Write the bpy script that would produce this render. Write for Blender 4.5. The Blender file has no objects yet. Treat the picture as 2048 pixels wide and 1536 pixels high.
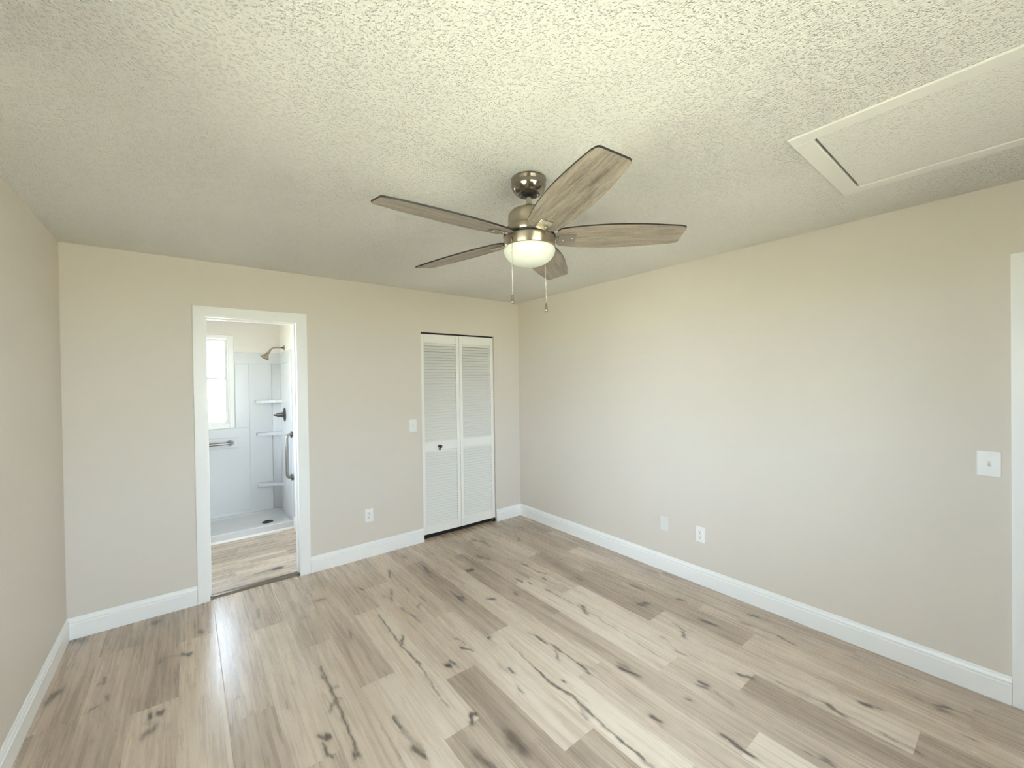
import bpy, bmesh, math, random
import numpy as np
from mathutils import Matrix, Vector
sc = bpy.context.scene
C = sc.collection
PI = math.pi
H = 2.44          # ceiling height
W = 3.61          # room width  (x from -W to 0)
YF = -4.9         # front wall (behind the camera)
WT = 0.115        # partition thickness

# ------------------------------------------------------------------ camera
cd = bpy.data.cameras.new('camera'); cam = bpy.data.objects.new('camera', cd); C.objects.link(cam)
cd.sensor_width = 36.0; cd.sensor_fit = 'HORIZONTAL'; cd.lens = 821.82/2048*36.0
cd.clip_start = 0.02; cd.clip_end = 300
rt = (0.7835068996, -0.6212227490, -0.0141150410)
up = (0.0160082824, -0.0025282195, 0.9998686629)
fw = (0.6211768453, 0.7836299537, -0.0079638318)
cam.matrix_world = Matrix(((rt[0], up[0], -fw[0], -3.0126), (rt[1], up[1], -fw[1], -3.6724), (rt[2], up[2], -fw[2], 1.5529), (0, 0, 0, 1)))
sc.camera = cam
# ------------------------------------------------------------------ light
w = bpy.data.worlds.new('world'); sc.world = w; w.use_nodes = True
bg = w.node_tree.nodes['Background']; bg.inputs[0].default_value = (0.72, 0.86, 1.0, 1); bg.inputs[1].default_value = 16
def lamp(name, kind, loc, rot, **kw):
    l = bpy.data.lights.new(name, kind)
    for k, v in kw.items(): setattr(l, k, v)
    o = bpy.data.objects.new(name, l); C.objects.link(o); o.location = loc; o.rotation_euler = rot
    return o, l
# high sun in front of the added window behind the camera: its patch on the floor behind the camera lights walls and ceiling from below
sun, sl = lamp('sun', 'SUN', (0, 0, 8), (math.radians(30), 0, math.radians(8)), energy=120.0, color=(1.0, 0.965, 0.91), angle=0.03)
def portal(name, loc, rot, sx, sy):
    o, l = lamp(name, 'AREA', loc, rot, shape='RECTANGLE', size=sx, size_y=sy)
    l.cycles.is_portal = True
LWIN_ = (-3.6, -2.25, 0.95, 2.05); FWIN_ = (-3.25, -1.35, 0.6, 2.1)
portal('daylight_left', (-W-0.16, (LWIN_[0]+LWIN_[1])/2, (LWIN_[2]+LWIN_[3])/2), (0, -PI/2, 0), LWIN_[3]-LWIN_[2], LWIN_[1]-LWIN_[0])
portal('daylight_front', ((FWIN_[0]+FWIN_[1])/2, YF-0.16, (FWIN_[2]+FWIN_[3])/2), (PI/2, 0, 0), FWIN_[1]-FWIN_[0], FWIN_[3]-FWIN_[2])
portal('daylight_bath_side', (-W-0.16, 0.69, 1.45), (0, -PI/2, 0), 1.3, 0.94)
portal('daylight_bath', (-2.95, 2.15, 1.6), (-PI/2, 0, 0), 0.66, 0.98)
sc.view_settings.view_transform = 'Standard'; sc.view_settings.look = 'None'
sc.view_settings.gamma = 1; sc.view_settings.use_curve_mapping = False
sc.view_settings.exposure = 0.27
sc.cycles.use_denoising = True
sc.cycles.max_bounces = 14; sc.cycles.diffuse_bounces = 10; sc.cycles.glossy_bounces = 5
sc.cycles.transparent_max_bounces = 8; sc.cycles.sample_clamp_indirect = 30.0
sc.cycles.caustics_reflective = False; sc.cycles.caustics_refractive = False

# ------------------------------------------------------------------ materials
def new_mat(name):
    m = bpy.data.materials.new(name); m.use_nodes = True
    nt = m.node_tree; b = nt.nodes['Principled BSDF']
    return m, nt, b
def N(nt, t, **kw):
    n = nt.nodes.new(t)
    for k, v in kw.items():
        if k.startswith('i_'): n.inputs[k[2:]].default_value = v
        else: setattr(n, k, v)
    return n
def L(nt, a, b): nt.links.new(a, b)
def noise(nt, vec, scale, detail=3, rough=0.5, dist=0.0):
    n = nt.nodes.new('ShaderNodeTexNoise'); n.inputs['Scale'].default_value = scale
    n.inputs['Detail'].default_value = detail; n.inputs['Roughness'].default_value = rough
    n.inputs['Distortion'].default_value = dist
    if vec is not None: L(nt, vec, n.inputs['Vector'])
    return n.outputs['Fac']
def mp(nt, vec, s, r=(0, 0, 0)):
    n = nt.nodes.new('ShaderNodeMapping'); n.inputs['Scale'].default_value = s; n.inputs['Rotation'].default_value = r
    L(nt, vec, n.inputs['Vector']); return n.outputs['Vector']
def rng(nt, v, a, b, c, d, smooth=False):
    n = nt.nodes.new('ShaderNodeMapRange'); n.inputs[1].default_value = a; n.inputs[2].default_value = b
    n.inputs[3].default_value = c; n.inputs[4].default_value = d
    if smooth: n.interpolation_type = 'SMOOTHSTEP'
    L(nt, v, n.inputs[0]); return n.outputs[0]
def mixc(nt, f, a, b, mode='MIX'):
    n = nt.nodes.new('ShaderNodeMix'); n.data_type = 'RGBA'; n.blend_type = mode
    for s, v in ((n.inputs[0], f), (n.inputs[6], a), (n.inputs[7], b)):
        if hasattr(v, 'links'): L(nt, v, s)
        else: s.default_value = v
    return n.outputs[2]
def mth(nt, op, a, b=0.0):
    n = nt.nodes.new('ShaderNodeMath'); n.operation = op
    for s, v in ((n.inputs[0], a), (n.inputs[1], b)):
        if hasattr(v, 'links'): L(nt, v, s)
        else: s.default_value = v
    return n.outputs[0]
def bump(nt, b, h, strength, dist):
    n = nt.nodes.new('ShaderNodeBump'); n.inputs['Strength'].default_value = strength; n.inputs['Distance'].default_value = dist
    L(nt, h, n.inputs['Height']); L(nt, n.outputs[0], b.inputs['Normal'])
def objco(nt): return nt.nodes.new('ShaderNodeTexCoord').outputs['Object']

def paint(name, col, rough=0.5, bs=0.0, bd=0.001, scale=300, var=0.03):
    m, nt, b = new_mat(name); co = objco(nt)
    f = noise(nt, co, 1.3, 2)
    c2 = tuple(x*(1-var) for x in col[:3])+(1,)
    L(nt, mixc(nt, f, col, c2), b.inputs['Base Color']); b.inputs['Roughness'].default_value = rough
    if bs: bump(nt, b, noise(nt, co, scale, 3), bs, bd)
    return m
M = {}
M['wall'] = paint('wall_paint', (0.71, 0.656, 0.585, 1), 0.55, 0.25, 0.001, 260)
M['bathwall'] = paint('bathroom_paint', (0.80, 0.77, 0.735, 1), 0.5, 0.2, 0.001, 260)
M['trim'] = paint('white_trim_paint', (0.88, 0.88, 0.86, 1), 0.35, 0.05, 0.0005, 120, 0.01)
M['door'] = paint('white_door_paint', (0.88, 0.865, 0.82, 1), 0.4, 0.1, 0.0006, 150, 0.02)
M['acrylic'] = paint('white_acrylic', (0.66, 0.67, 0.68, 1), 0.24, 0, var=0.01)
M['plate'] = paint('white_plastic', (0.86, 0.86, 0.84, 1), 0.3, var=0.01)
M['ivory'] = paint('painted_over_plastic', (0.74, 0.745, 0.71, 1), 0.45, var=0.01)
M['slot'] = paint('dark_slot', (0.12, 0.11, 0.10, 1), 0.6)
M['black'] = paint('black_enamel', (0.012, 0.010, 0.010, 1), 0.35)
M['dark'] = paint('unlit_space_dark', (0.10, 0.09, 0.08, 1), 0.9)  # shade of the unlit closet and attic is put into this colour
M['edge'] = paint('dark_blade_edge', (0.015, 0.012, 0.012, 1), 0.5)
def popcorn(name, amp):
    m, nt, b = new_mat(name); co = objco(nt)
    f = noise(nt, co, 1.1, 2)
    L(nt, mixc(nt, f, (0.83, 0.82, 0.775, 1), tuple(x*0.97 for x in (0.83, 0.82, 0.775, 1)[:3])+(1,)), b.inputs['Base Color'])
    b.inputs['Roughness'].default_value = 0.9
    v = nt.nodes.new('ShaderNodeTexVoronoi'); v.inputs['Scale'].default_value = 150; v.inputs['Randomness'].default_value = 1
    L(nt, mp(nt, co, (1, 1, 1)), v.inputs['Vector'])
    blob = rng(nt, v.outputs['Distance'], 0.15, 0.65, 1, 0, True)
    keep = rng(nt, noise(nt, co, 95, 2), 0.42, 0.6, 0.15, 1, True)
    h = mth(nt, 'ADD', mth(nt, 'MULTIPLY', blob, keep), mth(nt, 'MULTIPLY', noise(nt, co, 230, 3, 0.6), 0.5))
    amp2 = mth(nt, 'MULTIPLY', h, rng(nt, noise(nt, co, 0.9, 1), 0.35, 0.6, 0.45, 1.0, True))
    bump(nt, b, amp2, amp, 0.012)
    return m
M['popcorn'] = popcorn('popcorn_ceiling', 0.75)
M['hatchpop'] = popcorn('popcorn_hatch', 0.45)
M['ceilpaint'] = paint('ceiling_trim_paint', (0.83, 0.82, 0.775, 1), 0.7, 0.1, 0.001, 200)

def metal(name, col, rough, aniso=0.0, brush=None):
    m, nt, b = new_mat(name); b.inputs['Base Color'].default_value = col
    b.inputs['Metallic'].default_value = 1; b.inputs['Roughness'].default_value = rough
    if brush:
        co = mp(nt, objco(nt), brush)
        L(nt, rng(nt, noise(nt, co, 1, 2), 0.3, 0.7, rough*0.75, rough*1.3), b.inputs['Roughness'])
        bump(nt, b, noise(nt, co, 2, 2), 0.05, 0.0005)
    return m
def aniso(name, col, rough, an):
    m, nt, b = new_mat(name); b.inputs['Base Color'].default_value = col; b.inputs['Metallic'].default_value = 1
    b.inputs['Roughness'].default_value = rough; b.inputs['Anisotropic'].default_value = an; b.inputs['Anisotropic Rotation'].default_value = 0.25
    t = N(nt, 'ShaderNodeTangent'); t.direction_type = 'RADIAL'; t.axis = 'Z'; L(nt, t.outputs[0], b.inputs['Tangent'])
    return m
M['brushed'] = aniso('spun_nickel', (0.44, 0.385, 0.30, 1), 0.28, 0.8)
M['spun'] = aniso('spun_nickel_canopy', (0.33, 0.285, 0.235, 1), 0.16, 0.75)
M['nickel'] = metal('brushed_nickel', (0.50, 0.455, 0.385, 1), 0.24, brush=(6, 6, 400))
M['nickel2'] = metal('polished_nickel', (0.52, 0.47, 0.40, 1), 0.12)
M['steel'] = metal('satin_steel', (0.32, 0.30, 0.275, 1), 0.3)
M['bronze'] = metal('shower_brass', (0.42, 0.35, 0.27, 1), 0.22)
M['darkmetal'] = metal('dark_steel', (0.16, 0.15, 0.14, 1), 0.3)
M['tmetal'] = metal('threshold_bronze', (0.20, 0.16, 0.125, 1), 0.28)
M['chrome'] = metal('threshold_aluminium', (0.62, 0.60, 0.57, 1), 0.28)

def opal():
    m, nt, b = new_mat('opal_glass')
    b.inputs['Base Color'].default_value = (0.76, 0.79, 0.71, 1); b.inputs['Roughness'].default_value = 0.5
    b.inputs['Subsurface Weight'].default_value = 0.4; b.inputs['Subsurface Radius'].default_value = (0.02, 0.02, 0.02)
    b.inputs['Coat Weight'].default_value = 0.1
    return m
M['opal'] = opal()
def pane(name, tint, haze=0.0):
    m = bpy.data.materials.new(name); m.use_nodes = True; nt = m.node_tree
    nt.nodes.remove(nt.nodes['Principled BSDF']); out = nt.nodes['Material Output']
    t = N(nt, 'ShaderNodeBsdfTransparent'); t.inputs[0].default_value = tint
    g = N(nt, 'ShaderNodeBsdfGlossy'); g.inputs['Roughness'].default_value = 0.03
    fr = N(nt, 'ShaderNodeFresnel'); fr.inputs[0].default_value = 1.45
    mx = N(nt, 'ShaderNodeMixShader'); L(nt, fr.outputs[0], mx.inputs[0]); L(nt, t.outputs[0], mx.inputs[1]); L(nt, g.outputs[0], mx.inputs[2])
    L(nt, mx.outputs[0], out.inputs[0]); return m
M['glass'] = pane('window_glass', (0.97, 0.99, 1.0, 1))
M['frosted'] = pane('bathroom_glass', (0.97, 0.985, 1.0, 1))

def grain(nt, vec, seed_vec=None):
    """vec: x across, y along (metres). returns a 0..1 grain value, and fine streaks"""
    g1 = noise(nt, mp(nt, vec, (8, 0.8, 1)), 1, 3, 0.5, 0.8)
    g2 = noise(nt, mp(nt, vec, (52, 1.7, 1)), 1, 4, 0.62, 0.5)
    g3 = noise(nt, mp(nt, vec, (240, 12.0, 1)), 1, 2, 0.6, 0.0)
    return g1, g2, g3
def floor_mat():
    m, nt, b = new_mat('oak_look_plank_floor')
    uv = N(nt, 'ShaderNodeUVMap'); uv.uv_map = 'plank'
    at = N(nt, 'ShaderNodeAttribute'); at.attribute_name = 'tone'; tone = at.outputs['Fac']
    ak = N(nt, 'ShaderNodeAttribute'); ak.attribute_name = 'knot'; kn = ak.outputs['Fac']
    ae = N(nt, 'ShaderNodeUVMap'); ae.uv_map = 'edge'
    g1, g2, g3 = grain(nt, uv.outputs[0])
    t = mth(nt, 'ADD', mth(nt, 'ADD', mth(nt, 'MULTIPLY', tone, 0.8), 0.12), mth(nt, 'MULTIPLY', mth(nt, 'SUBTRACT', g1, 0.5), 0.62))
    t = mth(nt, 'ADD', t, mth(nt, 'MULTIPLY', mth(nt, 'SUBTRACT', g2, 0.5), 0.56))
    t = mth(nt, 'ADD', t, mth(nt, 'MULTIPLY', mth(nt, 'SUBTRACT', g3, 0.5), 0.20))
    cr = N(nt, 'ShaderNodeValToRGB'); e = cr.color_ramp.elements
    e[0].position = 0.0; e[0].color = [(0.21, 0.16, 0.12, 1), (0.41, 0.315, 0.235, 1), (0.68, 0.555, 0.435, 1), (0.84, 0.73, 0.605, 1)][0]; e[1].position = 1.0; e[1].color = [(0.21, 0.16, 0.12, 1), (0.41, 0.315, 0.235, 1), (0.68, 0.555, 0.435, 1), (0.84, 0.73, 0.605, 1)][3]
    for p_, c_ in ((0.38, [(0.21, 0.16, 0.12, 1), (0.41, 0.315, 0.235, 1), (0.68, 0.555, 0.435, 1), (0.84, 0.73, 0.605, 1)][1]), (0.7, [(0.21, 0.16, 0.12, 1), (0.41, 0.315, 0.235, 1), (0.68, 0.555, 0.435, 1), (0.84, 0.73, 0.605, 1)][2])):
        n = e.new(p_); n.color = c_
    L(nt, t, cr.inputs[0])
    # knots and checks, broken up by fine noise
    nb = noise(nt, mp(nt, uv.outputs[0], (160, 60, 1)), 1, 3, 0.65, 1.0)
    kk = rng(nt, mth(nt, 'ADD', kn, mth(nt, 'MULTIPLY', mth(nt, 'SUBTRACT', nb, 0.5), 0.75)), 0.28, 0.95, 0, 1, True)
    kk = mth(nt, 'MULTIPLY', kk, rng(nt, kn, 0.02, 0.15, 0, 1, True))
    halo = rng(nt, mth(nt, 'ADD', kn, mth(nt, 'MULTIPLY', mth(nt, 'SUBTRACT', g2, 0.5), 0.25)), 0.03, 0.7, 0, 0.62, True)
    col = mixc(nt, halo, cr.outputs[0], (0.17, 0.135, 0.105, 1))
    col = mixc(nt, mth(nt, 'MULTIPLY', kk, 0.84), col, (0.070, 0.050, 0.038, 1))
    # plank edges
    se = N(nt, 'ShaderNodeSeparateXYZ'); L(nt, ae.outputs[0], se.inputs[0])
    def ed(s, wd):
        a = mth(nt, 'MINIMUM', s, mth(nt, 'SUBTRACT', 1.0, s)) if False else s
        return rng(nt, a, 0.0, wd, 1, 0, True)
    ex = ed(se.outputs[0], 0.0016); ey = ed(se.outputs[1], 0.0014)
    seam = mth(nt, 'MAXIMUM', ex, ey)
    col = mixc(nt, mth(nt, 'MULTIPLY', seam, 0.30), col, (0.20, 0.165, 0.13, 1))
    L(nt, col, b.inputs['Base Color'])
    L(nt, rng(nt, g2, 0.3, 0.7, 0.27*0.9, 0.27*1.15), b.inputs['Roughness'])
    b.inputs['Specular IOR Level'].default_value = 0.9
    hh = mth(nt, 'SUBTRACT', mth(nt, 'MULTIPLY', g3, 0.10), mth(nt, 'ADD', seam, mth(nt, 'MULTIPLY', kk, 0.15)))
    bump(nt, b, hh, 0.35, 0.0012)
    return m
M['floor'] = floor_mat()
def blade_mat():
    m, nt, b = new_mat('weathered_oak_blade')
    co = N(nt, 'ShaderNodeTexCoord').outputs['Object']
    oi = N(nt, 'ShaderNodeObjectInfo')
    va = N(nt, 'ShaderNodeVectorMath'); va.operation = 'ADD'
    cx = N(nt, 'ShaderNodeCombineXYZ'); L(nt, mth(nt, 'MULTIPLY', oi.outputs['Random'], 30.0), cx.inputs[1]); L(nt, mth(nt, 'MULTIPLY', oi.outputs['Random'], 11.0), cx.inputs[0])
    L(nt, co, va.inputs[0]); L(nt, cx.outputs[0], va.inputs[1]); v = va.outputs[0]
    g1 = noise(nt, mp(nt, v, (3.0, 28, 1)), 1, 5, 0.6, 1.2)
    g2 = noise(nt, mp(nt, v, (9, 190, 1)), 1, 3, 0.65, 0.5)
    g3 = noise(nt, mp(nt, v, (60, 320, 1)), 1, 2, 0.6, 0)
    t = mth(nt, 'ADD', mth(nt, 'MULTIPLY', g1, 0.5), mth(nt, 'ADD', mth(nt, 'MULTIPLY', g2, 0.35), mth(nt, 'MULTIPLY', g3, 0.25)))
    cr = N(nt, 'ShaderNodeValToRGB'); e = cr.color_ramp.elements
    e[0].position = 0.38; e[0].color = (0.115, 0.092, 0.075, 1); e[1].position = 0.68; e[1].color = (0.43, 0.37, 0.30, 1)
    n = e.new(0.52); n.color = (0.27, 0.225, 0.18, 1)
    L(nt, t, cr.inputs[0]); L(nt, cr.outputs[0], b.inputs['Base Color']); b.inputs['Roughness'].default_value = 0.5
    bump(nt, b, g2, 0.15, 0.0006)
    return m
M['blade'] = blade_mat()
def lawn():
    m, nt, b = new_mat('lawn'); co = objco(nt)
    L(nt, mixc(nt, noise(nt, co, 3, 4), (0.17, 0.17, 0.125, 1), (0.24, 0.235, 0.18, 1)), b.inputs['Base Color']); b.inputs['Roughness'].default_value = 0.95
    return m
M['lawn'] = lawn()
M['roof'] = paint('roof_shingle', (0.18, 0.17, 0.16, 1), 0.9)
M['stucco'] = paint('outside_stucco', (0.62, 0.60, 0.55, 1), 0.8, 0.3, 0.003, 60)

# ------------------------------------------------------------------ helpers
def box(bm, x0, x1, y0, y1, z0, z1, mi=0):
    vs = [bm.verts.new(p) for p in ((x0,y0,z0),(x1,y0,z0),(x1,y1,z0),(x0,y1,z0),(x0,y0,z1),(x1,y0,z1),(x1,y1,z1),(x0,y1,z1))]
    fs = [bm.faces.new([vs[i] for i in f]) for f in ((0,3,2,1),(4,5,6,7),(0,1,5,4),(1,2,6,5),(2,3,7,6),(3,0,4,7))]
    for f in fs: f.material_index = mi
    return vs, fs
def bbox(bm, x0, x1, y0, y1, z0, z1, r=0.003, seg=2, mi=0):
    """bevelled box"""
    t = bmesh.new(); box(t, x0, x1, y0, y1, z0, z1, mi)
    bmesh.ops.bevel(t, geom=t.edges[:]+t.verts[:], offset=r, segments=seg, profile=0.5, affect='EDGES')
    me = bpy.data.meshes.new('tmp'); t.to_mesh(me); t.free(); bm.from_mesh(me); bpy.data.meshes.remove(me)
def lathe(bm, prof, seg=48, mi=0, center=(0, 0), smooth=True):
    rings = []
    for r, z in prof:
        if r < 1e-6: rings.append([bm.verts.new((center[0], center[1], z))])
        else: rings.append([bm.verts.new((center[0]+r*math.cos(2*PI*i/seg), center[1]+r*math.sin(2*PI*i/seg), z)) for i in range(seg)])
    for a, b in zip(rings[:-1], rings[1:]):
        for i in range(seg):
            j = (i+1) % seg
            if len(a) == 1 and len(b) == 1: continue
            if len(a) == 1: f = bm.faces.new((a[0], b[j], b[i]))
            elif len(b) == 1: f = bm.faces.new((a[i], a[j], b[0]))
            else: f = bm.faces.new((a[i], a[j], b[j], b[i]))
            f.smooth = smooth; f.material_index = mi
def tube(bm, pts, r, seg=12, cap=True, mi=0):
    pts = [Vector(p) for p in pts]; rr = r if isinstance(r, (list, tuple)) else [r]*len(pts)
    rings = []; prev = None
    for i, p in enumerate(pts):
        d = (pts[min(i+1, len(pts)-1)]-pts[max(i-1, 0)]).normalized()
        if prev is None:
            a = Vector((0, 0, 1)) if abs(d.z) < 0.9 else Vector((1, 0, 0))
            u = d.cross(a).normalized()
        else: u = (prev-d*prev.dot(d)).normalized()
        prev = u; v = d.cross(u)
        rings.append([bm.verts.new(p+(u*math.cos(2*PI*k/seg)+v*math.sin(2*PI*k/seg))*rr[i]) for k in range(seg)])
    for a, b in zip(rings[:-1], rings[1:]):
        for k in range(seg):
            f = bm.faces.new((a[k], a[(k+1) % seg], b[(k+1) % seg], b[k])); f.smooth = True; f.material_index = mi
    if cap:
        bm.faces.new(rings[0][::-1]).material_index = mi; bm.faces.new(rings[-1]).material_index = mi
def prism(bm, poly, a, b, axis='y', mi=0, smooth=False):
    """extrude polygon (2-D points) from a to b along axis; poly coords are the other two axes in order"""
    def P(q, t):
        if axis == 'y': return (q[0], t, q[1])
        if axis == 'x': return (t, q[0], q[1])
        return (q[0], q[1], t)
    va = [bm.verts.new(P(q, a)) for q in poly]; vb = [bm.verts.new(P(q, b)) for q in poly]
    n = len(poly)
    for i in range(n):
        f = bm.faces.new((va[i], va[(i+1) % n], vb[(i+1) % n], vb[i])); f.smooth = smooth; f.material_index = mi
    bm.faces.new(va[::-1]).material_index = mi; bm.faces.new(vb).material_index = mi
def obj(name, bm, mats, parent=None, loc=None, fixn=True):
    if fixn: bmesh.ops.recalc_face_normals(bm, faces=bm.faces[:])
    me = bpy.data.meshes.new(name); bm.to_mesh(me); bm.free()
    for m in (mats if isinstance(mats, (list, tuple)) else [mats]): me.materials.append(m)
    o = bpy.data.objects.new(name, me); C.objects.link(o)
    if parent: o.parent = parent
    if loc: o.location = loc
    return o
def tag(o, label, cat, group=None, kind=None):
    o['label'] = label; o['category'] = cat
    if group: o['group'] = group
    if kind: o['kind'] = kind
    return o
def thing(name, label, cat, loc=(0, 0, 0), rot=(0, 0, 0), group=None, kind=None):
    o = bpy.data.objects.new(name, None); C.objects.link(o); o.location = loc; o.rotation_euler = rot; o.empty_display_size = 0.05
    return tag(o, label, cat, group, kind)
def struct(name, bm, m, label, cat, parent=None, fixn=True):
    o = obj(name, bm, m, parent, fixn=fixn)
    if parent is None: tag(o, label, cat, kind='structure')
    return o

# ------------------------------------------------------------------ room shell
# back wall with bathroom doorway and closet opening
DX0, DX1, DZ = -2.907, -2.308, 2.048
CX0, CX1, CZ = -1.224, -0.3475, 2.0411
XL = -W-0.15
bm = bmesh.new()
box(bm, XL, DX0, 0, WT, 0, H); box(bm, DX0, DX1, 0, WT, DZ, H); box(bm, DX1, CX0, 0, WT, 0, H)
box(bm, CX0, CX1, 0, WT, CZ, H); box(bm, CX1, 0.15, 0, WT, 0, H)
struct('wall_back', bm, M['wall'], 'greige far wall holding the bathroom doorway and the louvered closet', 'wall')
# right wall with doorway
RY0, RY1, RZ = -3.677, -4.44, 2.046
bm = bmesh.new()
box(bm, 0, 0.15, RY0, 0, 0, H); box(bm, 0, 0.15, RY1, RY0, RZ, H); box(bm, 0, 0.15, YF-0.15, RY1, 0, H)
struct('wall_right', bm, M['wall'], 'long blank greige wall with two low outlets and a light switch', 'wall')
# left wall with window
LY0, LY1, LZ0, LZ1 = (-3.6, -2.25, 0.95, 2.05)
bm = bmesh.new()
box(bm, XL, -W, LY1, 0, 0, H); box(bm, XL, -W, LY0, LY1, 0, LZ0); box(bm, XL, -W, LY0, LY1, LZ1, H); box(bm, XL, -W, YF-0.15, LY0, 0, H)
struct('wall_left', bm, M['wall'], 'shaded greige wall at the picture edge nearest the camera', 'wall')
FX0, FX1, FZ0, FZ1 = (-3.25, -1.35, 0.6, 2.1)
bm = bmesh.new()
box(bm, -W, FX0, YF-0.15, YF, 0, H); box(bm, FX0, FX1, YF-0.15, YF, 0, FZ0); box(bm, FX0, FX1, YF-0.15, YF, FZ1, H); box(bm, FX1, 0, YF-0.15, YF, 0, H)
struct('wall_front', bm, M['wall'], 'greige wall with an added window behind the camera', 'wall')

# ceiling with the attic hatch hole
HX0, HX1, HY0, HY1 = -1.168, -0.5355, -4.53, -3.172
bm = bmesh.new()
X0, X1, Y0, Y1 = XL, 0.15, YF-0.15, 2.15
box(bm, X0, HX0, Y0, Y1, H, H+0.1); box(bm, HX1, X1, Y0, Y1, H, H+0.1)
box(bm, HX0, HX1, HY1, Y1, H, H+0.1); box(bm, HX0, HX1, Y0, HY0, H, H+0.1)
struct('ceiling', bm, M['popcorn'], 'off-white popcorn textured ceiling around the fan', 'ceiling')
bm = bmesh.new(); box(bm, X0-0.4, X1+0.4, Y0-0.4, Y1+0.4, H+0.18, H+0.28)
struct('roof', bm, M['roof'], 'unseen grey roof slab added over the house to block sky light', 'roof')  # unseen slab, added to keep sky light out of the hatch hole
h = thing('attic_hatch', 'rectangular attic access panel with flat painted trim in the popcorn ceiling', 'hatch', (HX0, HY1, H))
bm = bmesh.new()
box(bm, HX0+0.003, HX1-0.003, HY0+0.003, HY1-0.009, H-0.002, H+0.015)
o = obj('panel', bm, M['hatchpop'], h); o.matrix_parent_inverse = Matrix.Translation((-HX0, -HY1, -H))
bm = bmesh.new(); fwid = 0.064; e = 0.0
bbox(bm, HX0-fwid, HX0, HY0-fwid, HY1+fwid, H-0.007, H+0.001, 0.002, 1); bbox(bm, HX1, HX1+fwid, HY0-fwid, HY1+fwid, H-0.007, H+0.001, 0.002, 1)
bbox(bm, HX0, HX1, HY1, HY1+fwid, H-0.007, H+0.001, 0.002, 1); bbox(bm, HX0, HX1, HY0-fwid, HY0, H-0.007, H+0.001, 0.002, 1)
o = obj('frame', bm, M['ceilpaint'], h); o.matrix_parent_inverse = Matrix.Translation((-HX0, -HY1, -H))
bm = bmesh.new(); box(bm, HX0, HX1, HY0, HY1, H+0.04, H+0.05)
o = obj('backing', bm, M['dark'], h); o.matrix_parent_inverse = Matrix.Translation((-HX0, -HY1, -H))  # dark sheet above the panel gap, the attic's shade put into its colour

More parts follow.
